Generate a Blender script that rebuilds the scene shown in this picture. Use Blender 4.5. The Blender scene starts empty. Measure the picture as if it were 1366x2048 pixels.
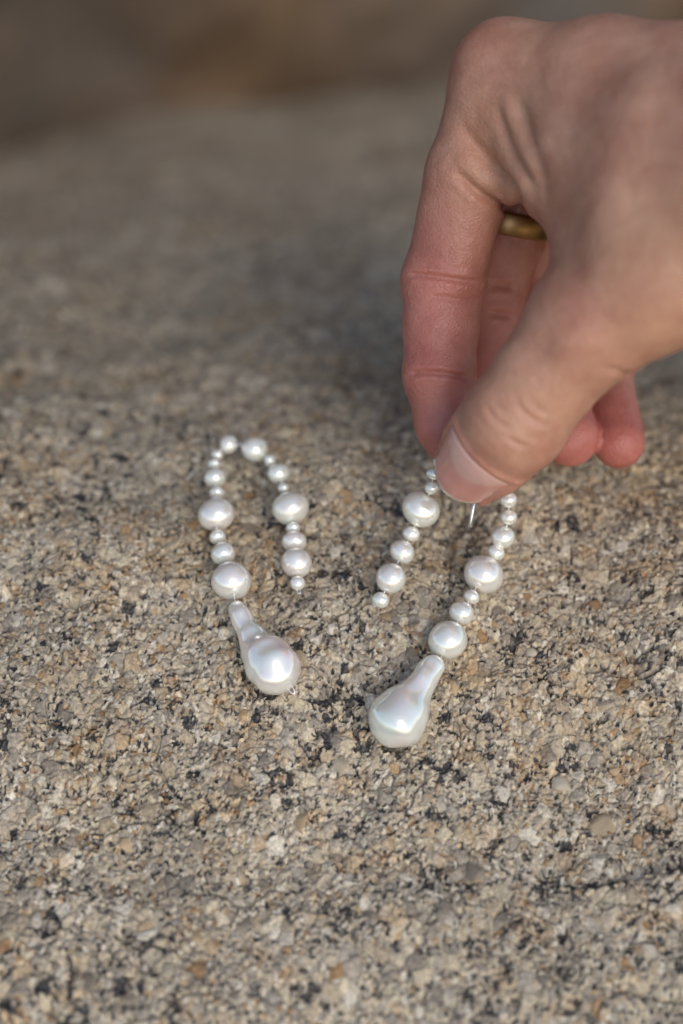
import bpy, bmesh, math, random
import numpy as np
from mathutils import Vector, Matrix

random.seed(7)
rng = np.random.default_rng(11)
scene = bpy.context.scene
COL = scene.collection
MM = 0.001                                  # everything below is authored in millimetres

# ------------------------------------------------------------------ camera
PITCH = math.radians(42.0)
FWD = np.array([0.0, math.cos(PITCH), -math.sin(PITCH)])
UPV = np.array([0.0, math.sin(PITCH), math.cos(PITCH)])
RGT = np.array([1.0, 0.0, 0.0])
CAM = -FWD * 315.0                          # camera position (mm)
FPX = 50.0 / 36.0 * 2048.0
cd = bpy.data.cameras.new('camera')
cam = bpy.data.objects.new('camera', cd)
COL.objects.link(cam)
cam.location = CAM * MM
cam.rotation_euler = (math.pi / 2 - PITCH, 0, 0)
cd.sensor_fit = 'VERTICAL'
cd.sensor_height = 36.0
cd.sensor_width = 24.0
cd.lens = 50.0
cd.clip_start = 0.01
cd.clip_end = 100.0
cd.dof.use_dof = True
cd.dof.focus_distance = 0.304
cd.dof.aperture_fstop = 4.6
scene.camera = cam

# ------------------------------------------------------------------ sky, sun, exposure
SUN_DIR = Vector((0.31, -0.74, 0.61)).normalized()
w = bpy.data.worlds.new('World')
scene.world = w
w.use_nodes = True
nt = w.node_tree
bg = nt.nodes['Background']
sky = nt.nodes.new('ShaderNodeTexSky')
sky.sky_type = 'NISHITA'
sky.sun_disc = False
sky.sun_elevation = math.asin(SUN_DIR.z)
sky.sun_rotation = math.atan2(SUN_DIR.x, SUN_DIR.y)
sky.air_density = 0.9
sky.dust_density = 1.3
sky.ozone_density = 0.6
nt.links.new(sky.outputs[0], bg.inputs['Color'])
bg.inputs['Strength'].default_value = 0.15
sd = bpy.data.lights.new('sun', 'SUN')
sd.energy = 0.65
sd.angle = math.radians(27)
sd.color = (1.0, 0.965, 0.92)
sun = bpy.data.objects.new('sun', sd)
COL.objects.link(sun)
sun.rotation_euler = SUN_DIR.to_track_quat('Z', 'Y').to_euler()
vs = scene.view_settings
vs.view_transform = 'Standard'
vs.look = 'None'
vs.gamma = 1.0
vs.use_curve_mapping = False
vs.exposure = 0.28
scene.cycles.use_denoising = True
scene.cycles.max_bounces = 8

# ------------------------------------------------------------------ helpers
def at(px, py, Z):
    """photograph position and distance along the axis -> point in mm"""
    return CAM + RGT * ((px - 683.0) / FPX * Z) + UPV * (-(py - 1024.0) / FPX * Z) + FWD * Z

def link(name, me, parent=None):
    o = bpy.data.objects.new(name, me)
    COL.objects.link(o)
    if parent is not None:
        o.parent = parent
    return o

def mesh_np(name, V, F, smooth=True):
    """V in mm (n,3); F (m,k) int array of one face size"""
    me = bpy.data.meshes.new(name)
    V = np.asarray(V, dtype=np.float32) * MM
    F = np.asarray(F, dtype=np.int32)
    me.vertices.add(len(V))
    me.vertices.foreach_set('co', V.ravel())
    k = F.shape[1]
    me.loops.add(F.size)
    me.loops.foreach_set('vertex_index', F.ravel())
    me.polygons.add(len(F))
    me.polygons.foreach_set('loop_start', np.arange(0, F.size, k, dtype=np.int32))
    me.polygons.foreach_set('loop_total', np.full(len(F), k, dtype=np.int32))
    me.polygons.foreach_set('use_smooth', np.full(len(F), smooth, dtype=bool))
    me.update(calc_edges=True)
    me.validate()
    return me

def set_color(me, name, C):
    a = me.color_attributes.new(name, 'FLOAT_COLOR', 'POINT')
    C = np.asarray(C, dtype=np.float32)
    if C.shape[1] == 3:
        C = np.concatenate([C, np.ones((len(C), 1), np.float32)], 1)
    a.data.foreach_set('color', C.ravel())

def srgb(r, g, b):
    c = np.array([r, g, b], float) / 255.0
    return np.where(c <= 0.04045, c / 12.92, ((c + 0.055) / 1.055) ** 2.4)

def hash2(ix, iy, seed):
    h = (ix.astype(np.int64) * 374761393 + iy.astype(np.int64) * 668265263 + seed * 2246822519) & 0xFFFFFFFF
    h = ((h ^ (h >> 13)) * 1274126177) & 0xFFFFFFFF
    h = ((h ^ (h >> 16)) * 2654435761) & 0xFFFFFFFF
    h = h ^ (h >> 15)
    return (h & 0xFFFFFF).astype(np.float64) / 0xFFFFFF

def noise2(x, y, scale, seed):
    x = x / scale; y = y / scale
    ix = np.floor(x); iy = np.floor(y)
    fx = x - ix; fy = y - iy
    fx = fx * fx * fx * (fx * (fx * 6 - 15) + 10); fy = fy * fy * fy * (fy * (fy * 6 - 15) + 10)
    a = hash2(ix, iy, seed); b = hash2(ix + 1, iy, seed)
    c = hash2(ix, iy + 1, seed); d = hash2(ix + 1, iy + 1, seed)
    return (a + (b - a) * fx + (c - a) * fy + (a - b - c + d) * fx * fy) * 2 - 1

def fbm(x, y, scale, seed, octs=3):
    s = 0; amp = 1.0
    for i in range(octs):
        s = s + amp * noise2(x, y, scale / 2 ** i, seed + i * 17); amp *= 0.5
    return s

def voronoi(x, y, cell, seed, jitter=0.95):
    """nearest and second distances, id hash triple and offset from the site"""
    gx = x / cell; gy = y / cell
    ix = np.floor(gx); iy = np.floor(gy)
    d1 = np.full(x.shape, 1e9); d2 = np.full(x.shape, 1e9)
    bx = np.zeros(x.shape); by = np.zeros(x.shape); ox = np.zeros(x.shape); oy = np.zeros(x.shape)
    for dx in (-1, 0, 1):
        for dy in (-1, 0, 1):
            cx = ix + dx; cy = iy + dy
            sx = cx + 0.5 + (hash2(cx, cy, seed) - 0.5) * jitter
            sy = cy + 0.5 + (hash2(cx, cy, seed + 91) - 0.5) * jitter
            ex = gx - sx; ey = gy - sy
            wgt = 0.75 + 0.5 * hash2(cx, cy, seed + 37)
            d = np.sqrt(ex * ex + ey * ey) * wgt
            m = d < d1
            d2 = np.where(m, d1, np.minimum(d2, d))
            bx = np.where(m, cx, bx); by = np.where(m, cy, by)
            ox = np.where(m, ex, ox); oy = np.where(m, ey, oy)
            d1 = np.where(m, d, d1)
    return d1, d2, bx, by, ox, oy

def sstep(a, b, x):
    t = np.clip((x - a) / (b - a), 0, 1)
    return t * t * (3 - 2 * t)

def N(nt, typ, **kw):
    n = nt.nodes.new(typ)
    for k, v in kw.items():
        setattr(n, k, v)
    return n

def new_mat(name):
    m = bpy.data.materials.new(name)
    m.use_nodes = True
    return m, m.node_tree, m.node_tree.nodes['Principled BSDF']

# ------------------------------------------------------------------ materials
def mat_granite():
    m, t, p = new_mat('weathered_granite')
    att = N(t, 'ShaderNodeVertexColor', layer_name='grain')
    tc = N(t, 'ShaderNodeTexCoord')
    n1 = N(t, 'ShaderNodeTexNoise'); n1.inputs['Scale'].default_value = 1700; n1.inputs['Detail'].default_value = 3
    n2 = N(t, 'ShaderNodeTexNoise'); n2.inputs['Scale'].default_value = 3200; n2.inputs['Detail'].default_value = 2
    t.links.new(tc.outputs['Object'], n1.inputs['Vector']); t.links.new(tc.outputs['Object'], n2.inputs['Vector'])
    mr = N(t, 'ShaderNodeMapRange'); mr.inputs['From Min'].default_value = .3; mr.inputs['From Max'].default_value = .7
    mr.inputs['To Min'].default_value = .72; mr.inputs['To Max'].default_value = 1.25
    t.links.new(n1.outputs['Fac'], mr.inputs['Value'])
    mx = N(t, 'ShaderNodeMix', data_type='RGBA', blend_type='MULTIPLY'); mx.inputs[0].default_value = 1
    t.links.new(att.outputs['Color'], mx.inputs[6]); t.links.new(mr.outputs[0], mx.inputs[7])
    t.links.new(mx.outputs[2], p.inputs['Base Color'])
    t.links.new(att.outputs['Alpha'], p.inputs['Roughness'])
    p.inputs['Specular IOR Level'].default_value = .4
    b = N(t, 'ShaderNodeBump'); b.inputs['Strength'].default_value = .4; b.inputs['Distance'].default_value = .0002
    t.links.new(n2.outputs['Fac'], b.inputs['Height']); t.links.new(b.outputs[0], p.inputs['Normal'])
    return m

def mat_boulder():
    m, t, p = new_mat('brown_rock')
    tc = N(t, 'ShaderNodeTexCoord')
    n1 = N(t, 'ShaderNodeTexNoise'); n1.inputs['Scale'].default_value = 3.2; n1.inputs['Detail'].default_value = 4
    n2 = N(t, 'ShaderNodeTexNoise'); n2.inputs['Scale'].default_value = 160; n2.inputs['Detail'].default_value = 4
    for n in (n1, n2): t.links.new(tc.outputs['Object'], n.inputs['Vector'])
    r = N(t, 'ShaderNodeValToRGB')
    e = r.color_ramp.elements
    e[0].position = .36; e[0].color = (*srgb(90, 82, 72), 1)
    e[1].position = .62; e[1].color = (*srgb(134, 106, 74), 1)
    k = e.new(.5); k.color = (*srgb(108, 86, 64), 1)
    t.links.new(n1.outputs['Fac'], r.inputs[0])
    mx = N(t, 'ShaderNodeMix', data_type='RGBA', blend_type='OVERLAY'); mx.inputs[0].default_value = .6
    t.links.new(r.outputs[0], mx.inputs[6]); t.links.new(n2.outputs['Fac'], mx.inputs[7])
    t.links.new(mx.outputs[2], p.inputs['Base Color'])
    p.inputs['Roughness'].default_value = .85
    return m

def mat_pearl(name, base, seed, lo=(1.0, .94, .93), hi=(.95, 1.0, .975), scale=210):
    m, t, p = new_mat(name)
    tc = N(t, 'ShaderNodeTexCoord')
    oi = N(t, 'ShaderNodeObjectInfo')
    n1 = N(t, 'ShaderNodeTexNoise'); n1.noise_dimensions = '4D'
    n1.inputs['Scale'].default_value = scale; n1.inputs['Detail'].default_value = 1
    t.links.new(tc.outputs['Object'], n1.inputs['Vector'])
    ml = N(t, 'ShaderNodeMath', operation='MULTIPLY'); ml.inputs[1].default_value = 31.0
    t.links.new(oi.outputs['Random'], ml.inputs[0]); t.links.new(ml.outputs[0], n1.inputs['W'])
    r = N(t, 'ShaderNodeValToRGB')
    e = r.color_ramp.elements
    b = np.array(base)
    e[0].position = .3; e[0].color = (*(b * np.array(lo)), 1)
    e[1].position = .7; e[1].color = (*(b * np.array(hi)), 1)
    k = e.new(.5); k.color = (*b, 1)
    t.links.new(n1.outputs['Fac'], r.inputs[0])
    t.links.new(r.outputs[0], p.inputs['Base Color'])
    p.inputs['Roughness'].default_value = .11
    p.inputs['Metallic'].default_value = .26
    p.inputs['IOR'].default_value = 2.05
    p.inputs['Subsurface Weight'].default_value = .25
    p.inputs['Subsurface Radius'].default_value = (1, .8, .7)
    p.inputs['Subsurface Scale'].default_value = .0012
    p.inputs['Coat Weight'].default_value = 1.0
    p.inputs['Coat Roughness'].default_value = .04
    p.inputs['Coat IOR'].default_value = 1.7
    n2 = N(t, 'ShaderNodeTexNoise'); n2.inputs['Scale'].default_value = 420; n2.inputs['Detail'].default_value = 2
    t.links.new(tc.outputs['Object'], n2.inputs['Vector'])
    bp = N(t, 'ShaderNodeBump'); bp.inputs['Strength'].default_value = .12; bp.inputs['Distance'].default_value = .0006
    t.links.new(n2.outputs['Fac'], bp.inputs['Height']); t.links.new(bp.outputs[0], p.inputs['Normal'])
    return m

def mat_metal(name, col, rough):
    m, t, p = new_mat(name)
    p.inputs['Base Color'].default_value = (*col, 1)
    p.inputs['Metallic'].default_value = 1
    tc = N(t, 'ShaderNodeTexCoord')
    n = N(t, 'ShaderNodeTexNoise'); n.inputs['Scale'].default_value = 900; n.inputs['Detail'].default_value = 4
    t.links.new(tc.outputs['Object'], n.inputs['Vector'])
    mr = N(t, 'ShaderNodeMapRange'); mr.inputs['To Min'].default_value = rough * .6; mr.inputs['To Max'].default_value = rough * 1.5
    t.links.new(n.outputs['Fac'], mr.inputs['Value']); t.links.new(mr.outputs[0], p.inputs['Roughness'])
    return m

def mat_skin():
    m, t, p = new_mat('skin')
    att = N(t, 'ShaderNodeVertexColor', layer_name='tint')
    tc = N(t, 'ShaderNodeTexCoord')
    n1 = N(t, 'ShaderNodeTexNoise'); n1.inputs['Scale'].default_value = 110; n1.inputs['Detail'].default_value = 5
    n1.inputs['Roughness'].default_value = .62
    t.links.new(tc.outputs['Object'], n1.inputs['Vector'])
    r = N(t, 'ShaderNodeValToRGB'); e = r.color_ramp.elements
    e[0].position = .34; e[0].color = (.82, .64, .60, 1); e[1].position = .68; e[1].color = (1.14, 1.12, 1.08, 1)
    t.links.new(n1.outputs['Fac'], r.inputs[0])
    mx = N(t, 'ShaderNodeMix', data_type='RGBA', blend_type='MULTIPLY'); mx.inputs[0].default_value = .8
    t.links.new(att.outputs['Color'], mx.inputs[6]); t.links.new(r.outputs[0], mx.inputs[7])
    t.links.new(mx.outputs[2], p.inputs['Base Color'])
    p.inputs['Subsurface Weight'].default_value = .35
    p.inputs['Subsurface Radius'].default_value = (1, .38, .2)
    p.inputs['Subsurface Scale'].default_value = .0022
    p.inputs['Roughness'].default_value = .43
    p.inputs['Specular IOR Level'].default_value = .45
    # fine skin relief: crossing lines plus pores
    v = N(t, 'ShaderNodeTexVoronoi', feature='DISTANCE_TO_EDGE'); v.inputs['Scale'].default_value = 1100
    n2 = N(t, 'ShaderNodeTexNoise'); n2.inputs['Scale'].default_value = 650; n2.inputs['Detail'].default_value = 4
    mp = N(t, 'ShaderNodeMapping'); mp.inputs['Rotation'].default_value = (.4, .5, .35); mp.inputs['Scale'].default_value = (1, .35, 1)
    t.links.new(tc.outputs['Object'], mp.inputs[0]); t.links.new(mp.outputs[0], n2.inputs['Vector'])
    t.links.new(tc.outputs['Object'], v.inputs['Vector'])
    ad = N(t, 'ShaderNodeMath', operation='MULTIPLY_ADD'); ad.inputs[1].default_value = .8
    t.links.new(v.outputs['Distance'], ad.inputs[0]); t.links.new(n2.outputs['Fac'], ad.inputs[2])
    b = N(t, 'ShaderNodeBump'); b.inputs['Strength'].default_value = .5; b.inputs['Distance'].default_value = .0005
    t.links.new(ad.outputs[0], b.inputs['Height']); t.links.new(b.outputs[0], p.inputs['Normal'])
    return m

def mat_nail():
    m, t, p = new_mat('nail_plate')
    att = N(t, 'ShaderNodeVertexColor', layer_name='tint')
    t.links.new(att.outputs['Color'], p.inputs['Base Color'])
    p.inputs['Subsurface Weight'].default_value = .3
    p.inputs['Subsurface Radius'].default_value = (1, .45, .3)
    p.inputs['Subsurface Scale'].default_value = .001
    p.inputs['Roughness'].default_value = .2
    p.inputs['Specular IOR Level'].default_value = .45
    tc = N(t, 'ShaderNodeTexCoord')
    n = N(t, 'ShaderNodeTexNoise'); n.inputs['Scale'].default_value = 260; n.inputs['Detail'].default_value = 2
    t.links.new(tc.outputs['Object'], n.inputs['Vector'])
    b = N(t, 'ShaderNodeBump'); b.inputs['Strength'].default_value = .15; b.inputs['Distance'].default_value = .0003
    t.links.new(n.outputs['Fac'], b.inputs['Height']); t.links.new(b.outputs[0], p.inputs['Normal'])
    return m

M_GRAN = mat_granite(); M_BOULD = mat_boulder()
M_PEARL = mat_pearl('pearl_nacre', (.945, .925, .81), 1)
M_PEARLP = mat_pearl('pearl_nacre_rose', (.945, .895, .80), 2)
M_BAROQUE = mat_pearl('baroque_nacre', (.945, .925, .825), 3, (1.0, .86, .89), (.90, 1.0, .98), 130)
M_SILVER = mat_metal('silver', (.86, .86, .85), .34)
M_GOLD = mat_metal('gold', (.46, .30, .13), .42)
M_SKIN = mat_skin(); M_NAIL = mat_nail()

# ------------------------------------------------------------------ rock: a domed granite boulder top
# (photo row, distance) of the rock along the middle of the view, turned into a side profile
PROF = [(3400, 236), (2600, 262), (2048, 273), (1700, 288), (1350, 304), (1100, 320), (980, 331), (880, 346), (780, 371), (700, 402),
        (560, 480), (450, 575), (350, 680), (270, 860), (215, 1030), (185, 1180), (168, 1300)]
_pp = np.array([at(683, r, z) for r, z in PROF])
_py, _pz = _pp[:, 1], _pp[:, 2]
def _smooth_profile():
    ys = np.linspace(_py[0], _py[-1], 3000)
    zs = np.interp(ys, _py, _pz)
    # smoothing window grows with distance
    k = np.exp(-0.5 * (np.arange(-60, 61) / 24.0) ** 2); k /= k.sum()
    zp = np.pad(zs, 60, mode='reflect', reflect_type='odd')
    return ys, np.convolve(zp, k, mode='valid')
PY, PZ = _smooth_profile()

def macro(x, y):
    h = 2.6 * noise2(x + 13, y + 5, 46, 3) + 1.3 * noise2(x, y, 19, 5) + .75 * noise2(x, y, 8.5, 8)
    h += .35 * noise2(x, y, 4.2, 9)
    far = sstep(60, 260, y)
    h += far * (9 * noise2(x, y, 120, 21))
    # a shallow hollow to the right and weathered steps running across
    s = y + .35 * x + 9 * noise2(x, y, 40, 31)
    h += 1.1 * (sstep(-3, 3, ((s + 7) % 44) - 22) - .5) * sstep(-.2, .5, noise2(x, y, 60, 33))
    return h

def ground_base(x, y):
    return np.interp(y, PY, PZ) + macro(x, y) - 0.00022 * (x - 45) ** 2 * sstep(-40, 200, y) - 0.00012 * x * x

def drop(px, py, lift):
    """point on the line of sight that stands `lift` mm above the rock"""
    lo, hi = 180.0, 420.0
    for _ in range(40):
        mid = (lo + hi) / 2
        p = at(px, py, mid)
        if p[2] - float(ground_base(np.array([p[0]]), np.array([p[1]]))[0]) > lift: lo = mid
        else: hi = mid
    return at(px, py, (lo + hi) / 2)

C_FELD = [srgb(206, 188, 156), srgb(196, 178, 146), srgb(188, 170, 142), srgb(212, 198, 172), srgb(180, 160, 130)]
C_QUAR = [srgb(168, 153, 130), srgb(154, 140, 120), srgb(178, 164, 142), srgb(142, 129, 110)]
C_TAN = [srgb(182, 150, 110), srgb(168, 136, 98), srgb(158, 124, 86), srgb(190, 164, 128)]
C_DARK = [srgb(52, 50, 48), srgb(70, 65, 58), srgb(44, 43, 43), srgb(94, 84, 70)]

def build_rock():
    n = 940
    # rows: fine where it is near, opening up with distance
    ys = [PY[0] + 2.0]
    while ys[-1] < PY[-1] - 3:
        y = ys[-1]
        z = 279 + max(0.0, y + 90) * 0.9
        st = 0.21 if -100 < y < 40 else (0.9 if y < -100 else 0.21 + (y - 40) * 0.011)
        ys.append(y + st)
    ys = np.array(ys)
    half = np.where(ys < 30, 98.0, 98.0 + (ys - 30) * 0.42)
    u = np.linspace(-1, 1, n)
    X = half[:, None] * u[None, :]
    Y = np.repeat(ys[:, None], n, 1)
    det = 1.0
    # warped coordinates so that grains are not even
    wx = X + .42 * noise2(X, Y, 1.5, 51) + .12 * noise2(X, Y, .6, 52)
    wy = Y + .38 * noise2(X, Y, 1.5, 53) + .12 * noise2(X, Y, .6, 54)
    H = np.zeros_like(X)
    # large crystals
    dA1, dA2, ax, ay, aox, aoy = voronoi(wx, wy, 2.5, 101)
    edgeA = dA2 - dA1
    hA = hash2(ax, ay, 7)
    big = hA > .80
    tx = hash2(ax, ay, 8) - .5; ty = hash2(ax, ay, 9) - .5
    HA = (hash2(ax, ay, 10) - .4) * .9 + 1.5 * (tx * aox + ty * aoy) - .55 * np.exp(-(edgeA / .09) ** 2) - .55 * dA1 ** 2
    # medium
    dB1, dB2, bx_, by_, box, boy = voronoi(wx * 1.02 + 3.3, wy, 0.92, 202)
    edgeB = dB2 - dB1
    tx = hash2(bx_, by_, 18) - .5; ty = hash2(bx_, by_, 19) - .5
    HB = (hash2(bx_, by_, 20) - .45) * .55 + .75 * (tx * box + ty * boy) - .18 * np.exp(-(edgeB / .14) ** 2) - .55 * dB1 ** 2
    # small
    dC1, dC2, cx_, cy_, cox, coy = voronoi(wx + 7.7, wy * 1.05, .6, 303)
    edgeC = dC2 - dC1
    HC = (hash2(cx_, cy_, 30) - .45) * .34 - .34 * dC1 ** 2
    H = np.where(big, HA + .22 * HB + .25 * HC, .35 * HA + HB + .8 * HC)
    # pits where crystals fell out
    pit = sstep(.42, .72, noise2(X, Y, 3.1, 61) + .3 * noise2(X, Y, 1.2, 62))
    H -= .8 * pit
    # colours
    def pick(pal, h):
        pal = np.array(pal)
        return pal[np.minimum((h * len(pal)).astype(int), len(pal) - 1)]
    useA = big
    idx_kind = np.where(useA, hash2(ax, ay, 41), hash2(bx_, by_, 42))
    idx_tone = np.where(useA, hash2(ax, ay, 43), hash2(bx_, by_, 44))
    stain = fbm(X, Y, 26, 71, 3)
    tanlim = .07 + .07 * np.clip(stain, -1, 1)
    Cc = pick(C_FELD, idx_tone)
    q = idx_kind < .36
    Cc = np.where(q[..., None], pick(C_QUAR, idx_tone), Cc)
    tn = idx_kind > 1 - tanlim
    Cc = np.where(tn[..., None], pick(C_TAN, idx_tone), Cc)
    # biotite flakes: small cells in clusters, mostly between the larger crystals
    clus = .45 * noise2(X, Y, 3.6, 81) + .5 * noise2(X, Y, 1.5, 82) + .2 * noise2(X, Y, 22, 83)
    hc = hash2(cx_, cy_, 84)
    dk = (clus + .6 * (hc - .5) + np.where(big, -.30, .10) > .57) | ((hc > .905) & ~big)
    Cc = np.where(dk[..., None], pick(C_DARK, hash2(cx_, cy_, 85)), Cc)
    # grain-to-grain tone, dusty joints
    Cc = Cc * (0.80 + .38 * hash2(cx_, cy_, 86))[..., None]
    dust = np.exp(-(np.where(useA, edgeA, edgeB) / .10) ** 2)
    Cc = Cc * (1 - .18 * dust[..., None]) + np.array(srgb(96, 84, 70)) * (.18 * dust[..., None])
    broad = 1 + .10 * fbm(X, Y, 34, 91, 2)
    Cc = Cc * broad[..., None]
    warm = np.clip(stain, 0, 1)[..., None]
    Cc = Cc * (1 - warm * np.array([.02, .07, .15]))
    H -= .35 * dk
    # hairline cracks and rusty spots
    ck = np.exp(-(fbm(X, Y, 38, 401, 3) / .016) ** 2) * sstep(.05, .35, noise2(X, Y, 30, 405))
    ck = np.maximum(ck, np.exp(-(fbm(X + 50, Y, 21, 411, 3) / .02) ** 2) * sstep(.25, .5, noise2(X, Y, 24, 415)))
    H -= .9 * ck
    Cc = Cc * (1 - .55 * ck[..., None])
    rust = sstep(.50, .72, noise2(X, Y, 5.2, 421) + .35 * noise2(X, Y, 1.7, 422))[..., None]
    Cc = Cc * (1 - .38 * rust) + Cc * np.array([1.0, .76, .5]) * (.38 * rust)
    Cc = Cc * np.array([.99, 1.015, 1.05])
    rough = np.where(dk, .45, np.where(q, .42, .75))
    Z = ground_base(X, Y) + H * .74
    V = np.stack([X, Y, Z], -1).reshape(-1, 3)
    r, c = X.shape
    i = np.arange(r * c).reshape(r, c)
    F = np.stack([i[:-1, :-1], i[:-1, 1:], i[1:, 1:], i[1:, :-1]], -1).reshape(-1, 4)
    me = mesh_np('rock', V, F)
    set_color(me, 'grain', np.concatenate([Cc.reshape(-1, 3), rough.reshape(-1, 1)], 1))
    me.materials.append(M_GRAN)
    o = link('rock', me)
    o['kind'] = 'structure'
    return o
rock = build_rock()

# larger crystals standing proud of the weathered surface
def crystal_mesh(k):
    rg = np.random.default_rng(500 + k)
    bm = bmesh.new()
    pts = rg.normal(size=(22, 3)); pts /= np.linalg.norm(pts, axis=1)[:, None]
    pts *= rg.uniform(.86, 1.04, (22, 1)) * np.array([1, rg.uniform(.7, .95), .62])
    vs_ = [bm.verts.new(Vector(p)) for p in pts]
    bmesh.ops.convex_hull(bm, input=vs_)
    for v in list(bm.verts):
        if not v.link_faces: bm.verts.remove(v)
    bmesh.ops.bevel(bm, geom=list(bm.edges), offset=.16, segments=1, affect='EDGES', clamp_overlap=True)
    me = bpy.data.meshes.new('crystal')
    bm.to_mesh(me); bm.free()
    pal = [C_FELD, C_QUAR, C_FELD, C_TAN][k % 4]
    c = pal[k % len(pal)] * rg.uniform(.85, 1.05)
    C = np.tile(np.append(c, .6), (len(me.vertices), 1))
    C[:, :3] *= rg.uniform(.80, 1.12, (len(C), 1))
    me.polygons.foreach_set('use_smooth', np.ones(len(me.polygons), dtype=bool))
    set_color(me, 'grain', C)
    me.materials.append(M_GRAN)
    return me
CRY = [crystal_mesh(k) for k in range(16)]
def add_crystal(x, y, s, k, sink):
    z = float(ground_base(np.array([x]), np.array([y]))[0])
    o = link('crystal', CRY[k % 16], rock)
    o.location = (x * MM, y * MM, (z + sink) * MM)
    o.scale = (s * MM, s * MM, s * MM)
    o.rotation_euler = (random.uniform(-.5, .5), random.uniform(-.5, .5), random.uniform(0, 6.28))
# the ones the photograph shows clearly, then a scatter
for px, py, s, k in [(255, 1682, 2.5, 3), (680, 1525, 2.9, 0), (1205, 1640, 5.2, 4), (600, 1640, 3.0, 7), (960, 1735, 3.6, 1),
                     (1120, 1560, 3.2, 8), (130, 1545, 2.4, 12), (262, 1545, 2.2, 2), (905, 1372, 2.2, 3), (560, 1370, 2.0, 15),
                     (1215, 1400, 2.8, 12), (845, 1470, 2.3, 6), (395, 1870, 2.4, 7), (420, 1885, 2.2, 11), (1230, 1535, 1.9, 3),
                     (180, 1960, 2.6, 5), (820, 1300, 2.3, 9), (1060, 1330, 2.1, 2), (250, 1300, 2.2, 10), (60, 1360, 2.3, 14)]:
    p = drop(px, py, 0)
    add_crystal(p[0], p[1], s, k, -s * .42)
for _ in range(230):
    x = random.uniform(-85, 85); y = random.uniform(-92, 62)
    s = random.uniform(.7, 1.5) if random.random() < .85 else random.uniform(1.5, 2.3)
    add_crystal(x, y, s, random.randrange(16), -s * .46)

# ------------------------------------------------------------------ boulder behind
def build_boulder():
    n, r = 240, 170
    u = np.linspace(-1, 1, n)[None, :]; v = np.linspace(0, 1, r)[:, None]
    th = math.radians(38)                       # its face runs obliquely, nearer on the left
    U = 350 + u * 1250 + 0 * v
    Zb = -760 + v * 2000 + 0 * u
    dep = 70 * fbm(U, Zb, 380, 301, 3) + 12 * fbm(U, Zb, 60, 305, 3) - 60 * v + 90 * np.exp(-((v - .12) / .1) ** 2)
    X = -84 + U * math.cos(th) - dep * math.sin(th)
    Yb = 770 + U * math.sin(th) + dep * math.cos(th)
    V = np.stack([X, Yb, Zb + 0 * X], -1).reshape(-1, 3)
    # rounded over the top and closed behind
    back = np.stack([X - 430, Yb + 550, Zb + 0 * X], -1).reshape(-1, 3)
    i = np.arange(r * n).reshape(r, n)
    F = np.stack([i[:-1, :-1], i[:-1, 1:], i[1:, 1:], i[1:, :-1]], -1).reshape(-1, 4)
    j = i + r * n
    G = np.stack([j[:-1, :-1], j[1:, :-1], j[1:, 1:], j[:-1, 1:]], -1).reshape(-1, 4)
    def strip(a, b): return np.stack([a[:-1], a[1:], b[1:], b[:-1]], -1)
    S = np.concatenate([strip(i[-1], j[-1]), strip(j[0], i[0]), strip(j[:, 0], i[:, 0])[:, ::-1], strip(i[:, -1], j[:, -1])[:, ::-1]])
    me = mesh_np('boulder', np.concatenate([V, back]), np.concatenate([F, G, S]))
    me.materials.append(M_BOULD)
    o = link('boulder', me)
    o['label'] = 'dark brown boulder, blurred, rising behind the granite slab'
    o['category'] = 'boulder'
    return o
boulder = build_boulder()

# ------------------------------------------------------------------ earrings
def frame_z(d):
    d = np.asarray(d, float); d = d / np.linalg.norm(d)
    a = np.array([0, 0, 1.0]) if abs(d[2]) < .9 else np.array([1.0, 0, 0])
    x = np.cross(a, d); x /= np.linalg.norm(x)
    return x, np.cross(d, x), d

def tube_mesh(name, pts, rad, seg=10):
    pts = np.asarray(pts, float); m = len(pts)
    rad = np.broadcast_to(np.asarray(rad, float), (m,))
    V = []; F = []
    x0 = None
    for i in range(m):
        d = pts[min(i + 1, m - 1)] - pts[max(i - 1, 0)]
        x, y, z = frame_z(d)
        if x0 is not None:
            x = x0 - z * np.dot(x0, z); x /= np.linalg.norm(x); y = np.cross(z, x)
        x0 = x
        for s in range(seg):
            a = 2 * math.pi * s / seg
            V.append(pts[i] + rad[i] * (math.cos(a) * x + math.sin(a) * y))
    for i in range(m - 1):
        for s in range(seg):
            F.append((i * seg + s, i * seg + (s + 1) % seg, (i + 1) * seg + (s + 1) % seg, (i + 1) * seg + s))
    # caps as quads fans
    b = len(V); V.append(pts[0]); V.append(pts[-1])
    me = mesh_np(name, V, F)
    bm = bmesh.new(); bm.from_mesh(me); bm.verts.ensure_lookup_table()
    for s in range(seg):
        bm.faces.new((bm.verts[b], bm.verts[(s + 1) % seg], bm.verts[s]))
        o = (m - 1) * seg
        bm.faces.new((bm.verts[b + 1], bm.verts[o + s], bm.verts[o + (s + 1) % seg]))
    for f in bm.faces: f.smooth = True
    bm.to_mesh(me); bm.free()
    return me

def spline(pts, per=8):
    P = np.asarray(pts, float)
    P = np.concatenate([[2 * P[0] - P[1]], P, [2 * P[-1] - P[-2]]])
    out = []
    for i in range(1, len(P) - 2):
        for k in range(per):
            t = k / per
            a, b, c, d = P[i - 1:i + 3]
            out.append(.5 * (2 * b + (c - a) * t + (2 * a - 5 * b + 4 * c - d) * t * t + (3 * b - a - 3 * c + d) * t ** 3))
    out.append(P[-2])
    return np.array(out)

def ico(sub):
    bm = bmesh.new()
    bmesh.ops.create_icosphere(bm, subdivisions=sub, radius=1)
    V = np.array([v.co[:] for v in bm.verts]); F = np.array([[v.index for v in f.verts] for f in bm.faces])
    bm.free()
    return V, F
ICO_V, ICO_F = ico(4)
ICO_V /= np.linalg.norm(ICO_V, axis=1)[:, None]

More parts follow.
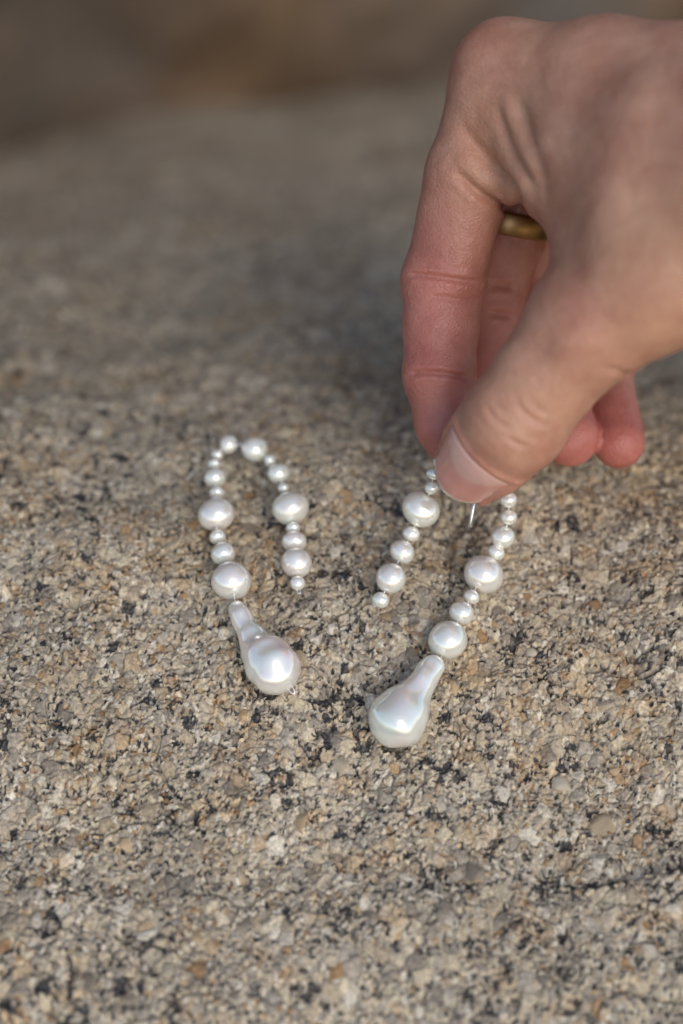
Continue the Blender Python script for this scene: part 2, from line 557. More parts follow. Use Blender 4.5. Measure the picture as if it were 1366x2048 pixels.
def pearl(parent, c, d, w, h, seed, rings=0.0, mat=None):
    """freshwater pearl: centre c, hole along d, width w and length h in mm, a little lopsided and sometimes ringed"""
    rg = np.random.default_rng(seed)
    x, y, z = frame_z(d)
    V = ICO_V.copy()
    r = np.ones(len(V))
    for _ in range(5):
        k = rg.normal(size=3); k /= np.linalg.norm(k)
        r += .026 * rg.normal() * np.cos(2.1 * (V @ k) + rg.uniform(0, 6.28))
    for _ in range(3):                                 # a few shallow pits and flats
        k = rg.normal(size=3); k /= np.linalg.norm(k)
        r -= rg.uniform(.006, .022) * np.exp(-(np.arccos(np.clip(V @ k, -1, 1)) / rg.uniform(.15, .4)) ** 2)
    lat = V[:, 2]
    # dimple at the drill hole
    r -= .06 * np.exp(-((1 - np.abs(lat)) / .03) ** 2)
    if rings:
        for _ in range(4):
            q = rg.uniform(-.75, .75)
            r -= rings * rg.uniform(.5, 1) * np.exp(-((lat - q + .06 * V[:, 0]) / .05) ** 2)
    L = V * r[:, None] * np.array([w / 2, w / 2 * rg.uniform(.96, 1.0), h / 2])
    me = mesh_np('pearl', L, ICO_F)
    me.materials.append(mat or (M_PEARL if rg.random() < .6 else M_PEARLP))
    o = link('pearl', me, parent)
    mt = Matrix(((x[0], y[0], z[0]), (x[1], y[1], z[1]), (x[2], y[2], z[2]))).to_4x4()
    mt.translation = Vector(c * MM) - parent.location
    o.matrix_local = mt
    return o

def part_world(name, me, parent, mat):
    me.materials.append(mat)
    o = link(name, me, parent)
    o.location = -parent.location
    return o

def baroque(parent, axis_pts, radii, seed, furrows):
    """pear-shaped baroque pearl lofted along a curved axis, with soft furrows"""
    A = spline(axis_pts, 14); m = len(A)
    L = np.concatenate([[0], np.cumsum(np.linalg.norm(np.diff(A, axis=0), axis=1))])
    # slim neck running smoothly into a round body centred on the end of the axis
    r0, r1, rbody, tb = radii
    tt = L / L[-1]
    nk = r0 + (r1 - r0) * np.clip(tt / .5, 0, 1)
    x_ = np.clip((tt - tb) / (1 - tb), 0, 1)
    R = nk + (rbody - r1) * x_ ** 3 * (x_ * (x_ * 6 - 15) + 10)
    V = []; F = []
    seg = 72
    rg = np.random.default_rng(seed)
    x0 = None; rows = 0
    Tot = L[-1]
    s0, s1 = R[0], R[-1]
    samples = []
    for e in np.linspace(0, math.pi / 2, 10)[:-1]:
        samples.append((-s0 * math.cos(e), R[0] * math.sin(e)))
    for l_, r_ in zip(L, R): samples.append((l_, r_))
    for e in np.linspace(math.pi / 2, 0, 16)[1:]:
        samples.append((Tot + s1 * (math.cos(e)) , R[-1] * math.sin(e)))
    d0 = (A[1] - A[0]) / np.linalg.norm(A[1] - A[0]); d1 = (A[-1] - A[-2]) / np.linalg.norm(A[-1] - A[-2])
    for l_, r_ in samples:
        if l_ < 0: c = A[0] + d0 * l_; d = d0
        elif l_ > Tot: c = A[-1] + d1 * (l_ - Tot); d = d1
        else:
            i = min(np.searchsorted(L, l_), m - 1)
            c = A[i]; d = A[min(i + 1, m - 1)] - A[max(i - 1, 0)]
        x, y, z = frame_z(d)
        if x0 is not None:
            x = x0 - z * np.dot(x0, z); x /= np.linalg.norm(x); y = np.cross(z, x)
        x0 = x
        for s in range(seg):
            a = 2 * math.pi * s / seg
            dr = x * math.cos(a) + y * math.sin(a)
            V.append((c, dr, max(r_, .02), l_ / Tot))
        rows += 1
    P = np.array([c + dr * r_ for c, dr, r_, _ in V])
    D = np.array([dr for _, dr, _, _ in V]); T = np.array([q for *_, q in V]); RR = np.array([r_ for _, _, r_, _ in V])
    off = np.zeros(len(P))
    toc = (CAM - P); toc /= np.linalg.norm(toc, axis=1)[:, None]
    for pts, wd, dp in furrows:                        # soft valleys (dp>0) and ridges (dp<0)
        S = spline(pts, 10)
        dist = np.min(np.linalg.norm(P[:, None, :] - S[None], axis=2), axis=1)
        off -= dp * np.exp(-(dist / wd) ** 2)
    for _ in range(4):
        kx = rg.normal(size=3) * .4
        off += .10 * np.cos(P @ kx + rg.uniform(0, 6))
    P = P + D * (off * np.clip(RR / 2.5, 0, 1))[:, None]
    for i in range(rows - 1):
        for s in range(seg):
            F.append((i * seg + s, i * seg + (s + 1) % seg, (i + 1) * seg + (s + 1) % seg, (i + 1) * seg + s))
    me = mesh_np('baroque_pearl', P, F)
    return part_world('baroque_pearl', me, parent, M_BAROQUE)

def straight(rows, l0, l1):
    # axis points on an even line of depth from the first to the last photo position
    a = drop(*rows[0], l0); b = drop(*rows[-1], l1)
    za = float(np.dot(a - CAM, FWD)); zb = float(np.dot(b - CAM, FWD))
    L = np.concatenate([[0], np.cumsum([math.hypot(q[0] - p[0], q[1] - p[1]) for p, q in zip(rows, rows[1:])])])
    return [at(p[0], p[1], za + (zb - za) * l / L[-1]) for p, l in zip(rows, L)]

def crimp_loop(parent, c, d, side, L=1.3, wdt=.8, r=.14):
    d = d / np.linalg.norm(d); side = side - d * np.dot(side, d); side /= np.linalg.norm(side)
    pts = [c - d * .2 + side * wdt / 2, c + d * L * .7 + side * wdt / 2, c + d * L, c + d * L * .7 - side * wdt / 2, c - d * .2 - side * wdt / 2]
    return part_world('wire_loop', tube_mesh('wire_loop', spline(pts, 6), r), parent, M_SILVER)

def make_earring(label, root, strand, end_bits):
    t = bpy.data.objects.new('pearl_earring', None)
    COL.objects.link(t)
    t.empty_display_size = .01
    t.location = root * MM
    bpy.context.view_layer.update()
    t['label'] = label; t['category'] = 'earring'; t['group'] = 'pair of pearl earrings'
    P = np.array([s[0] for s in strand])
    for i, (c, w_, h_, rg_) in enumerate(strand):
        d = P[min(i + 1, len(P) - 1)] - P[max(i - 1, 0)]
        pearl(t, c, d, w_, h_, 900 + i + int(abs(c[0]) * 10), rg_)
    return t, P

def mmpx(px, Z): return px * Z / FPX

# --- left earring, lying on the rock: (px, py, width, height, lift, rings)
L_ROWS = [(595, 1166, 32, 30, 3.2, .02), (595, 1124, 62, 60, 4.0, 0.), (590, 1083, 47, 40, 4.3, .012), (586, 1056, 28, 24, 4.6, .012),
          (580, 1016, 76, 68, 5.0, 0.), (567, 976, 23, 21, 5.4, 0.), (557, 948, 43, 39, 5.8, .01), (541, 921, 26, 23, 6.2, 0.),
          (509, 898, 54, 54, 6.6, 0.), (457, 889, 38, 36, 6.6, .01), (434, 909, 25, 21, 6.2, .015), (428, 929, 27, 19, 6.0, .02),
          (430, 956, 44, 38, 5.6, 0.), (433, 986, 31, 24, 5.2, .015), (432, 1030, 72, 70, 4.9, 0.), (435, 1074, 34, 27, 4.6, .02),
          (446, 1108, 50, 46, 4.5, .0), (459.5, 1163, 82, 74, 4.5, .012)]
strand = []
for px, py, w_, h_, lf, rg_ in L_ROWS:
    c = drop(px, py, lf)
    Z = float(np.dot(c - CAM, FWD))
    strand.append((c, mmpx(w_, Z), mmpx(h_, Z), rg_))
e1, P1 = make_earring('pearl hoop earring lying on the granite, clear of the hand', drop(460, 1165, 0), strand, None)
neck = drop(476, 1219, 4.6); nz = float(np.dot(neck - CAM, FWD))
bq = straight([(476, 1221), (492, 1252), (514, 1290), (538, 1322), (549, 1336)], 5.0, 5.9)
baroque(e1, bq, [2.2, 2.6, 5.65, .20], 3,
        [([at(480, 1228, nz - 3), at(505, 1272, nz - 4), at(533, 1318, nz - 6), at(545, 1345, nz - 7)], 2.0, -.4),
         ([at(535, 1318, nz - 7), at(545, 1350, nz - 7)], .9, .25),
         ([at(500, 1225, nz - 3), at(530, 1275, nz - 4), at(548, 1300, nz - 6)], 2.2, .15)])
wire1 = spline(list(P1) + [drop(470, 1201, 4.5)] + bq, 6)
part_world('wire', tube_mesh('wire', wire1, .16, 8), e1, M_SILVER)
tipc = drop(576, 1370, 6.4)
crimp_loop(e1, tipc, drop(588, 1387, 5.6) - tipc, RGT, 2.2, .9, .17)
ec = drop(597, 1177, 2.6)
crimp_loop(e1, ec, drop(599, 1190, 2.2) - ec, RGT, 1.2, .7)
pst = [drop(481, 890, 6.5), drop(484, 880, 4.5), drop(487, 872, 0.8)]
part_world('ear_post', tube_mesh('ear_post', spline(pst, 5), .38, 10), e1, M_SILVER)

# --- right earring, lifted by the hand: top of the loop is between thumb and finger
ZTOP = 310.0
def rz(px, py, t, lift):
    a = drop(px, py, lift); za = float(np.dot(a - CAM, FWD))
    return at(px, py, za * (1 - t) + ZTOP * t)
R_ROWS = [(761, 1200, 36, 33, 0, 4.2, .025), (782, 1157, 61, 62, .1, 5, 0.), (805, 1104, 51, 47, .3, 5, .01), (822, 1068, 36, 33, .45, 5, .02),
          (844, 1020, 78, 78, .65, 5, 0.), (863, 975, 30, 28, .9, 5, 0.), (866, 947, 28, 25, 1, 5, 0.), (880, 925, 30, 26, 1, 5, 0.),
          (905, 905, 34, 30, 1, 5, 0.), (938, 899, 40, 36, 1, 5, 0.), (972, 910, 34, 30, 1, 5, 0.), (1000, 934, 34, 30, 1, 5, 0.),
          (1018, 967, 36, 33, 1, 5, .01), (1017, 1000, 36, 32, .9, 5, .0), (1017, 1034, 35, 33, .8, 5, .0), (1007, 1074, 49, 48, .65, 5, .01),
          (992, 1105, 36, 30, .5, 5, .025), (967, 1149, 80, 77, .35, 5, 0.), (942, 1194, 33, 28, .2, 5, .03), (924, 1226, 52, 48, .12, 5, .01),
          (896, 1281, 79, 78, .03, 5, .0)]
strand = []
for px, py, w_, h_, t_, lf, rg_ in R_ROWS:
    c = rz(px, py, t_, lf)
    Z = float(np.dot(c - CAM, FWD))
    strand.append((c, mmpx(w_, Z), mmpx(h_, Z), rg_))
e2, P2 = make_earring('pearl hoop earring pinched between the thumb and index finger', drop(850, 1250, 0), strand, None)
e2n = drop(868, 1331, 5.2); nz = float(np.dot(e2n - CAM, FWD))
bq = straight([(866, 1334), (850, 1354), (828, 1388), (804, 1424), (795, 1438)], 5.4, 6.3)
baroque(e2, bq, [2.55, 3.6, 6.2, .32], 8,
        [([at(848, 1340, nz - 4), at(822, 1372, nz - 5), at(812, 1385, nz - 5)], 1.6, -.6),
         ([at(800, 1372, nz - 4), at(806, 1388, nz - 5), at(800, 1400, nz - 6)], 1.8, .7),
         ([at(795, 1412, nz - 7), at(790, 1432, nz - 7)], 2.4, .6),
         ([at(820, 1392, nz - 6), at(845, 1398, nz - 5)], 1.8, .5),
         ([at(762, 1405, nz - 5), at(764, 1440, nz - 7), at(785, 1462, nz - 8)], 1.2, -.45),
         ([at(803, 1400, nz - 7), at(818, 1445, nz - 8)], 1.3, -.5),
         ([at(826, 1420, nz - 6), at(838, 1440, nz - 6)], 1.1, -.3),
         ([at(862, 1322, nz - 3), at(852, 1338, nz - 4)], 1.2, .35)])
wire2 = spline(list(P2) + [rz(881, 1316, 0, 5.1)] + bq, 6)
part_world('wire', tube_mesh('wire', wire2, .16, 8), e2, M_SILVER)
ec = rz(751, 1203, 0, 3.6)
crimp_loop(e2, ec, rz(746, 1216, 0, 3.0) - ec, RGT + UPV, 1.2, .7)
part_world('ear_post', tube_mesh('ear_post', [at(955, 965, 308), at(948.5, 1004, 306.5), at(940, 1054, 305.5)], .36, 10), e2, M_SILVER)

# ------------------------------------------------------------------ hand: one continuous surface grown from tapered, blended limbs
def J(px, py, Z, r): return (at(px, py, Z), r)
INDEX = [J(1012, 150, 300, 11.0), J(945, 345, 306, 9.2), J(886, 560, 313, 8.9), J(880, 655, 313, 8.1), J(877, 745, 313, 7.9), J(893, 850, 314, 7.0), J(912, 893, 314, 6.2)]
MIDDLE = [J(1080, 184, 318, 11.0), J(1012, 470, 328, 8.7), J(965, 600, 331, 8.9), J(962, 680, 331, 8.1), J(962, 745, 330, 8.0), J(975, 850, 329, 7.0)]
RING = [J(1140, 200, 336, 10.5), J(1085, 420, 342, 8.7), J(1046, 580, 347, 8.6), J(1085, 745, 337, 7.6), J(1140, 874, 321, 6.7)]
PINKY = [J(1200, 260, 350, 9.5), J(1165, 590, 354, 7.4), J(1208, 735, 340, 6.6), J(1237, 885, 323, 6.0)]
THUMB = [J(1172, 655, 279, 11.4), J(1095, 748, 283, 9.9), J(1025, 845, 287, 10.2), J(985, 890, 292, 9.3), J(945, 931, 298, 7.9)]
PALM = [[J(1012, 150, 300, 11.0), J(1200, 160, 288, 11.6), J(1500, 190, 276, 14)],
        [J(1080, 184, 318, 11.0), J(1500, 230, 291, 14)],
        [J(1140, 200, 336, 10.5), J(1500, 300, 302, 13)],
        [J(1200, 260, 352, 9.5), J(1500, 380, 312, 13)],
        [J(1172, 655, 279, 11.2), J(1290, 578, 273, 12.4), J(1450, 505, 269, 14.5)],            # thumb metacarpal
        [J(1160, 320, 287, 10.5), J(1290, 420, 277, 14), J(1430, 390, 272, 19)],                                        # muscle between thumb and index
        [J(1140, 215, 292, 10.8), J(1210, 245, 285.5, 12), J(1330, 285, 276, 15), J(1480, 290, 271, 19)],
        [J(1040, 200, 298, 9.8), J(1098, 345, 293, 8.2)],                                         # skin from knuckle to web
        [J(1180, 430, 292, 8.0), J(1190, 560, 284, 9)],                                          # web
        [J(1250, 420, 300, 13), J(1480, 400, 284, 22)],                                          # heel of the hand
        [J(1500, 330, 286, 25), J(1800, 320, 274, 25), J(2150, 330, 264, 28)]]                   # wrist and forearm
FOLD = [J(990, 320, 303, 6.6), J(1046, 368, 298, 5.0)]

T_AX = THUMB[4][0] - THUMB[2][0]; T_AX = T_AX / np.linalg.norm(T_AX)
T_N = -FWD - T_AX * np.dot(-FWD, T_AX); T_N /= np.linalg.norm(T_N)
T_B = np.cross(T_N, T_AX)
ang = math.radians(-6)
T_N, T_B = T_N * math.cos(ang) + T_B * math.sin(ang), T_B * math.cos(ang) - T_N * math.sin(ang)

def cone(P, a, b, flat=None):
    (pa, ra), (pb, rb) = a, b
    ba = pb - pa
    q = P - pa
    t = np.clip(q @ ba / (ba @ ba), 0, 1)
    v = q - t[:, None] * ba
    if flat is not None:
        n, s = flat
        v = v + (s - 1) * (v @ n)[:, None] * n
    return np.sqrt((v * v).sum(1)) - (ra + (rb - ra) * t)

def smin(a, b, k):
    h = np.clip(.5 + .5 * (b - a) / k, 0, 1)
    return b + (a - b) * h - k * h * (1 - h)

def chain(P, js, k=2.0, flats=None):
    d = None
    for i in range(len(js) - 1):
        c = cone(P, js[i], js[i + 1], None if flats is None else flats[i])
        d = c if d is None else smin(d, c, k)
    return d

def sdf(P):
    palm = None
    for js in PALM:
        c = chain(P, js, 4)
        palm = c if palm is None else smin(palm, c, 7.5)
    palm = smin(palm, chain(P, FOLD, 2), 2.5)
    d = smin(palm, chain(P, INDEX, 2.2), 3.5)
    for js in (MIDDLE, RING, PINKY):
        f = chain(P, js, 2.2)
        # blend at the knuckle only, so that the fingers stay apart
        kk = 0.6 + 5.0 * np.exp(-(np.linalg.norm(P - js[0][0], axis=1) / 16) ** 2)
        d = smin(d, f, kk)
    fl = (T_N, 1.16)
    th = chain(P, THUMB, 2.4, [None, None, (T_N, 1.06), fl])
    kk = 0.4 + 7.0 * np.exp(-(np.linalg.norm(P - THUMB[0][0], axis=1) / 17) ** 2)
    return smin(d, th, kk)

def sdf_big(P, n=200000):
    return np.concatenate([sdf(P[i:i + n]) for i in range(0, len(P), n)])

def grad(P, e=.15):
    g = np.empty_like(P)
    for i in range(3):
        o = np.zeros(3); o[i] = e
        g[:, i] = sdf_big(P + o) - sdf_big(P - o)
    return g / (np.linalg.norm(g, axis=1)[:, None] + 1e-12)

def surface_nets(lo, hi, h):
    n = np.ceil((hi - lo) / h).astype(int) + 1
    # coarse pass finds the narrow band, fine values are only computed there
    ax = [lo[i] + h * np.arange(n[i]) for i in range(3)]
    f = np.full(n, 9.0, np.float32)
    B = 8
    nb = np.ceil(n / B).astype(int)
    ctr = np.stack(np.meshgrid(*[lo[i] + h * (np.arange(nb[i]) * B + B / 2) for i in range(3)], indexing='ij'), -1).reshape(-1, 3)
    dc = sdf_big(ctr)
    near = np.abs(dc) < h * B * 1.15 + 3
    inside = dc < -(h * B * 1.15 + 3)
    idx = np.stack(np.unravel_index(np.arange(len(ctr)), nb), 1) * B
    off = np.stack(np.meshgrid(*[np.arange(B)] * 3, indexing='ij'), -1).reshape(-1, 3)
    for b in idx[inside]:
        f[b[0]:b[0] + B, b[1]:b[1] + B, b[2]:b[2] + B] = -9
    ii = (idx[near][:, None, :] + off[None]).reshape(-1, 3)
    ii = ii[(ii < n).all(1)]
    f[ii[:, 0], ii[:, 1], ii[:, 2]] = sdf_big(lo + h * ii)
    s = f < 0
    cs = [s[i:n[0] - 1 + i, j:n[1] - 1 + j, k:n[2] - 1 + k] for i in (0, 1) for j in (0, 1) for k in (0, 1)]
    anyv = np.logical_or.reduce(cs); allv = np.logical_and.reduce(cs)
    cell = anyv & ~allv
    ci = np.argwhere(cell)
    vid = np.full(cell.shape, -1, np.int64); vid[cell] = np.arange(len(ci))
    acc = np.zeros((len(ci), 3)); cnt = np.zeros(len(ci))
    cor = [(i, j, k) for i in (0, 1) for j in (0, 1) for k in (0, 1)]
    for a in range(8):
        for b in range(a + 1, 8):
            A = np.array(cor[a]); Bc = np.array(cor[b])
            if np.abs(A - Bc).sum() != 1: continue
            fa = f[tuple((ci + A).T)]; fb = f[tuple((ci + Bc).T)]
            m = (fa < 0) != (fb < 0)
            t = np.where(m, fa / np.where(m, fa - fb, 1), 0)
            acc += np.where(m[:, None], A + t[:, None] * (Bc - A), 0); cnt += m
    V = lo + h * (ci + acc / cnt[:, None])
    F = []
    for axis in range(3):
        u, v = (axis + 1) % 3, (axis + 2) % 3
        sl = [slice(None)] * 3; sh = [slice(None)] * 3
        sl[axis] = slice(0, n[axis] - 1); sh[axis] = slice(1, n[axis])
        a = s[tuple(sl)]; b = s[tuple(sh)]
        e = np.argwhere(a != b)
        e = e[(e[:, u] > 0) & (e[:, v] > 0) & (e[:, u] < n[u] - 1) & (e[:, v] < n[v] - 1)]
        du = np.zeros(3, int); du[u] = 1; dv = np.zeros(3, int); dv[v] = 1
        q = np.stack([vid[tuple((e - du - dv).T)], vid[tuple((e - dv).T)], vid[tuple(e.T)], vid[tuple((e - du).T)]], 1)
        flip = ~a[tuple(e.T)]
        q[flip] = q[flip][:, ::-1]
        F.append(q)
    return V, np.concatenate(F)

def split_quads(V, F):
    E = np.sort(np.stack([F, np.roll(F, -1, 1)], -1).reshape(-1, 2), 1)
    key = E[:, 0] * len(V) + E[:, 1]
    uq, inv = np.unique(key, return_inverse=True)
    ea = uq // len(V); eb = uq % len(V)
    n0 = len(V)
    Vn = np.concatenate([V, (V[ea] + V[eb]) / 2, V[F].mean(1)])
    em = (n0 + inv).reshape(-1, 4)
    fc = n0 + len(uq) + np.arange(len(F))
    Fn = np.concatenate([np.stack([F[:, i], em[:, i], fc, em[:, i - 1]], 1) for i in range(4)])
    return Vn, Fn

def skin_hits(pp):
    """where the lines of sight through photo positions meet the hand"""
    pp = np.atleast_2d(np.asarray(pp, float))
    D = np.array([at(p[0], p[1], 1.0) - CAM for p in pp])
    z = np.full(len(pp), 225.0)
    for _ in range(70):
        v = sdf(CAM + D * z[:, None])
        z += np.where(v > .01, v * .85, 0)
    P = CAM + D * z[:, None]
    return P[z < 420]

def px_curve(pts, per=6):
    S = spline([np.array([a, b, 0.0]) for a, b in pts], per)
    return skin_hits(S[:, :2])

def build_hand():
    allp = np.array([j[0] for js in PALM + [INDEX, MIDDLE, RING, PINKY, THUMB] for j in js])
    lo = allp.min(0) - 30; hi = allp.max(0) + 30
    V, F = surface_nets(lo, hi, 1.05)
    V, F = split_quads(V, F)
    for _ in range(2):
        g = grad(V)
        V = V - g * np.clip(sdf_big(V), -.6, .6)[:, None]
    nrm = grad(V)
    off = np.zeros(len(V))
    def carve(pts, width, depth, rim=.18):
        S = px_curve(pts)
        pad = 5 * width
        m = np.where(((V > S.min(0) - pad) & (V < S.max(0) + pad)).all(1))[0]
        dd = np.full(len(m), 1e9)
        for k in range(len(S) - 1):
            a, b = S[k], S[k + 1]; ba = b - a
            t = np.clip((V[m] - a) @ ba / (ba @ ba + 1e-9), 0, 1)
            dd = np.minimum(dd, np.linalg.norm(V[m] - a - t[:, None] * ba, axis=1))
        # fade at both ends
        fe = np.minimum(np.linalg.norm(V[m] - S[0], axis=1), np.linalg.norm(V[m] - S[-1], axis=1))
        fade = sstep(0, 5 * width, fe)
        off[m] -= depth * fade * (np.exp(-(dd / width) ** 2) - rim * np.exp(-((dd - 2.3 * width) / (1.2 * width)) ** 2))
    # web folds at the base of the index finger
    carve([(985, 190), (1002, 245), (1024, 305), (1055, 362), (1085, 405)], 1.4, .95)
    carve([(912, 235), (940, 278), (980, 325), (1018, 362), (1036, 402), (1040, 425)], 1.4, 1.1)
    carve([(905, 335), (928, 358), (958, 385), (1000, 411), (1045, 422)], .9, 1.3)
    carve([(1030, 170), (1046, 230), (1064, 300), (1088, 380), (1100, 430)], 1.7, .7)
    carve([(1010, 150), (1030, 210), (1044, 270)], 1.5, .4)
    carve([(940, 190), (950, 235), (972, 285)], 1.5, .35)
    # thumb: knuckle wrinkles, tendon hollows
    carve([(972, 806), (985, 832), (1010, 852), (1030, 857)], .5, .55)
    carve([(1030, 797), (1045, 822), (1070, 842), (1100, 852)], .5, .5)
    carve([(1005, 868), (1030, 884), (1060, 895)], .45, .42)
    carve([(1062, 800), (1078, 820), (1104, 832)], .5, .22)
    carve([(990, 800), (1003, 822), (1025, 836)], .5, .2)
    carve([(1045, 865), (1070, 880), (1085, 882)], .5, .22)
    carve([(1125, 590), (1102, 660), (1062, 745), (1040, 790)], 2.6, .55, .4)
    carve([(1230, 640), (1190, 720), (1140, 790)], 3.5, .5, .4)
    carve([(1120, 260), (1150, 330), (1180, 390), (1210, 450)], 5.5, .3, .2)
    carve([(1220, 90), (1300, 110), (1366, 130)], 4, .5, .3)
    # finger creases
    carve([(812, 549), (860, 552), (910, 559), (960, 565)], .6, .8)
    carve([(850, 590), (900, 597), (958, 602)], .6, .38)
    carve([(815, 748), (850, 745), (890, 747), (942, 757)], .55, .85)
    carve([(830, 530), (880, 534), (940, 540)], .5, .18)
    carve([(975, 572), (1000, 571), (1036, 578)], .7, .9)
    carve([(968, 622), (1000, 628), (1030, 634)], .7, .9)
    carve([(948, 752), (965, 747)], .6, .4)
    carve([(1196, 742), (1230, 738), (1262, 752)], .7, .5)
    # raised skin fold round the thumb nail
    p0 = skin_hits([(946, 926)])[0]; ip = THUMB[2][0]
    rel = V - ip
    sl = rel @ T_AX - float(np.dot(p0 - ip, T_AX)); fa = np.arctan2(rel @ T_B, rel @ T_N) / math.radians(60)
    tip = float(np.dot(THUMB[4][0] - p0, T_AX)) + 5.6
    q2 = np.clip(fa * fa, 0, 1.6)
    dprox = -(sl + .9 - .8 * q2)                       # mm behind the fold
    dside = (np.abs(fa) - 1) * 8.0
    dout = np.maximum(dprox, dside)
    on = (rel @ T_N > 0) & (sl < tip - 2.5) & (sl > -8) & (np.linalg.norm(rel - np.outer(rel @ T_AX, T_AX), axis=1) < 14)
    off += np.where(on, .6 * np.exp(-((dout - .75) / .7) ** 2), 0)
    # gentle unevenness of flesh and fine wrinkling over the knuckles
    for _ in range(10):
        k = rng.normal(size=3) * .16
        off[:] += .10 * np.sin(V @ k + rng.uniform(0, 6.28))
    V2 = V + nrm * off[:, None]
    me = mesh_np('hand', V2, F)
    # natural skin tints: tanned back, pinker palm side, finger pads and joints; warm light painted in at the wrist
    C = np.tile(srgb(192, 147, 124), (len(V), 1))
    def tint(c, p, rad, amt):
        wgt = amt * np.exp(-(np.linalg.norm(V - p, axis=1) / rad) ** 2)
        C[:] = C * (1 - wgt[:, None]) + np.array(c) * wgt[:, None]
    pink = srgb(186, 124, 111); red = srgb(180, 102, 93); yel = srgb(200, 160, 120); tan = srgb(178, 139, 118)
    for js in (INDEX, MIDDLE, RING, PINKY):
        for p, r_ in js[1:]: tint(pink, p, 17, .72)
        tint(red, js[-1][0], 11, .8)
    tint(red, at(880, 560, 305), 8, .6); tint(red, at(850, 700, 306), 9, .45)
    tint(red, at(940, 110, 292), 10, .45); tint(yel, at(985, 330, 295), 9, .6); tint(yel, at(1030, 270, 292), 6, .5); tint(yel, at(1065, 300, 290), 6, .4); tint(yel, at(1040, 120, 290), 12, .3)
    tint(tan, at(1220, 250, 280), 38, .85)
    tint(yel, at(1340, 560, 250), 22, .5)  # warm light from the right on the wrist underside, put into the skin colour
    tint(yel, at(1050, 840, 278), 10, .25); tint(red, at(1180, 640, 270), 10, .25); tint(pink, at(950, 950, 292), 11, .5)
    set_color(me, 'tint', C)
    me.materials.append(M_SKIN)
    o = link('hand', me)
    o['label'] = 'right hand reaching in from the right, thumb and index finger pinching an earring'
    o['category'] = 'hand'
    return o
hand = build_hand()

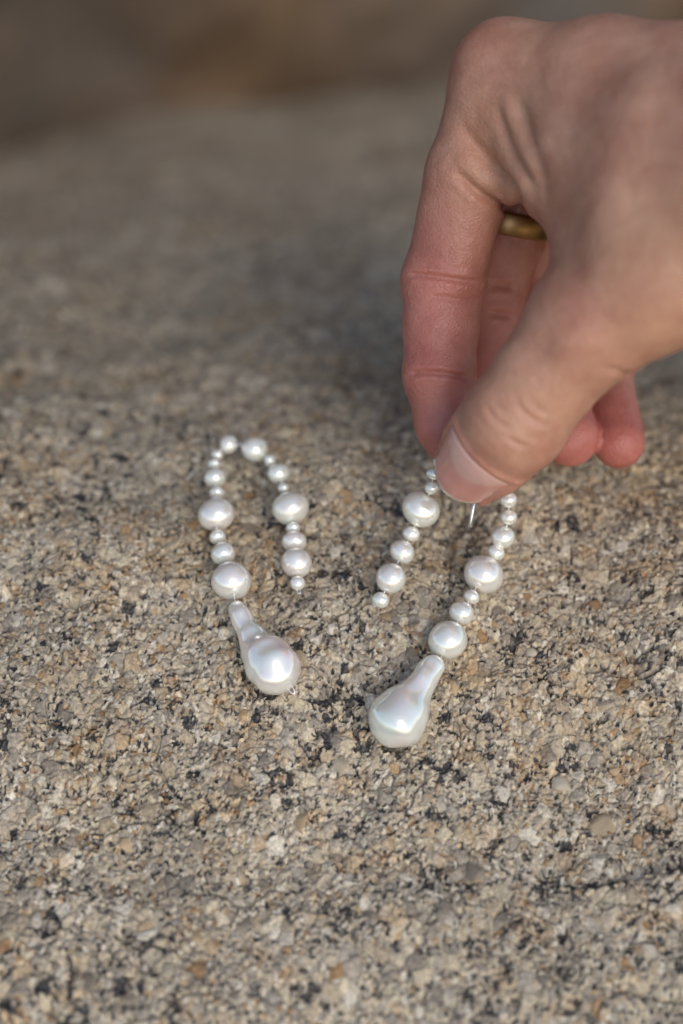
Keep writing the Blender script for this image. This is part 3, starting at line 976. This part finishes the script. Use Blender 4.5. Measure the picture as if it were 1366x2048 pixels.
def build_nail():
    p0 = skin_hits([(946, 926)])[0]
    ip = THUMB[2][0]
    s0 = float(np.dot(p0 - ip, T_AX)); s1 = float(np.dot(THUMB[4][0] - ip, T_AX)) + 5.6
    nu, nv = 29, 25
    fm = math.radians(60)
    P = np.zeros((nv, nu, 3)); C = np.zeros((nv, nu, 3)); D = np.zeros((nv, nu, 3))
    rb = np.zeros(nu)
    Q = np.linspace(-1, 1, nu)[None, :] + np.zeros((nv, 1)); Tt = np.linspace(0, 1, nv)[:, None] + 0 * Q
    SA = s0 - .9 + .8 * Q * Q; SB = s1 - 4.3 * np.abs(Q) ** 2.6
    BASE = (ip + T_AX * (SA + (SB - SA) * Tt)[..., None]).reshape(-1, 3)
    DIR = (T_N * np.cos(fm * Q)[..., None] + T_B * np.sin(fm * Q)[..., None]).reshape(-1, 3)
    L0 = np.full(len(BASE), 1.0); H0 = np.full(len(BASE), 16.0)
    for _ in range(22):
        mid = (L0 + H0) / 2
        ins = sdf(BASE + DIR * mid[:, None]) < 0
        L0 = np.where(ins, mid, L0); H0 = np.where(ins, H0, mid)
    RAD = L0.reshape(nv, nu)
    for i in range(nu):
        f = fm * (2 * i / (nu - 1) - 1)
        q = f / fm
        d = T_N * math.cos(f) + T_B * math.sin(f)
        sa = s0 - .9 + 0.8 * q * q; sb = s1 - 4.3 * abs(q) ** 2.6
        for j in range(nv):
            t = j / (nv - 1)
            s = sa + (sb - sa) * t
            base = ip + T_AX * s
            lo_ = RAD[j, i]
            if j == 0: rb[i] = lo_
            flat = rb[i] - .10 * (s - sa) - .006 * (s - sa) ** 2
            edge = min(1.0, (1 - abs(q)) / .12)
            r_ = max(lo_ + .16, flat * .6 + lo_ * .4 if lo_ < flat else lo_) + .10 * edge - (.55 if t == 0 else 0) - (.30 if abs(q) == 1 else 0)
            P[j, i] = base + d * r_; D[j, i] = d
            lun = sstep(.52, .36, t + .5 * q * q + .02)           # pale half moon near the fold
            freew = sstep(.90, .955, t + .02 * q * q)
            c = srgb(208, 148, 134) * (1 - .6 * lun) + srgb(220, 184, 170) * .6 * lun
            C[j, i] = c * (1 - freew) + srgb(222, 200, 176) * freew
    V = np.concatenate([P.reshape(-1, 3), (P - D * .45).reshape(-1, 3)])
    k = np.arange(nu * nv).reshape(nv, nu); b = k + nu * nv
    F = [np.stack([k[:-1, :-1], k[:-1, 1:], k[1:, 1:], k[1:, :-1]], -1).reshape(-1, 4),
         np.stack([b[:-1, :-1], b[1:, :-1], b[1:, 1:], b[:-1, 1:]], -1).reshape(-1, 4)]
    for a_, c_ in ((k[-1], b[-1]), (b[0], k[0]), (b[:, -1], k[:, -1]), (k[:, 0], b[:, 0])):
        F.append(np.stack([a_[:-1], a_[1:], c_[1:], c_[:-1]], -1))
    me = mesh_np('thumb_nail', V, np.concatenate(F))
    set_color(me, 'tint', np.concatenate([C.reshape(-1, 3)] * 2))
    me.materials.append(M_NAIL)
    o = link('thumb_nail', me, hand)
    return o
nail = build_nail()

# ------------------------------------------------------------------ gold band on the middle finger
def build_ring():
    a = MIDDLE[0][0]; b = MIDDLE[1][0]
    d = (b - a) / np.linalg.norm(b - a)
    c = at(1019, 440, 327.0)
    x, y, z = frame_z(d)
    prof = [(9.0, -2.5), (9.8, -2.5), (10.1, -2.1), (10.2, 0), (10.1, 2.1), (9.8, 2.5), (9.0, 2.5), (8.85, 0)]
    seg = 80; V = []; F = []
    for s in range(seg):
        t = 2 * math.pi * s / seg
        for r_, l_ in prof:
            V.append(c + (x * math.cos(t) + y * math.sin(t)) * r_ + z * l_)
    m = len(prof)
    for s in range(seg):
        for k in range(m):
            F.append((s * m + k, s * m + (k + 1) % m, ((s + 1) % seg) * m + (k + 1) % m, ((s + 1) % seg) * m + k))
    me = mesh_np('ring', V, F)
    me.materials.append(M_GOLD)
    o = link('ring', me)
    o['label'] = 'plain gold band worn on the finger behind the index finger'
    o['category'] = 'ring'
build_ring()
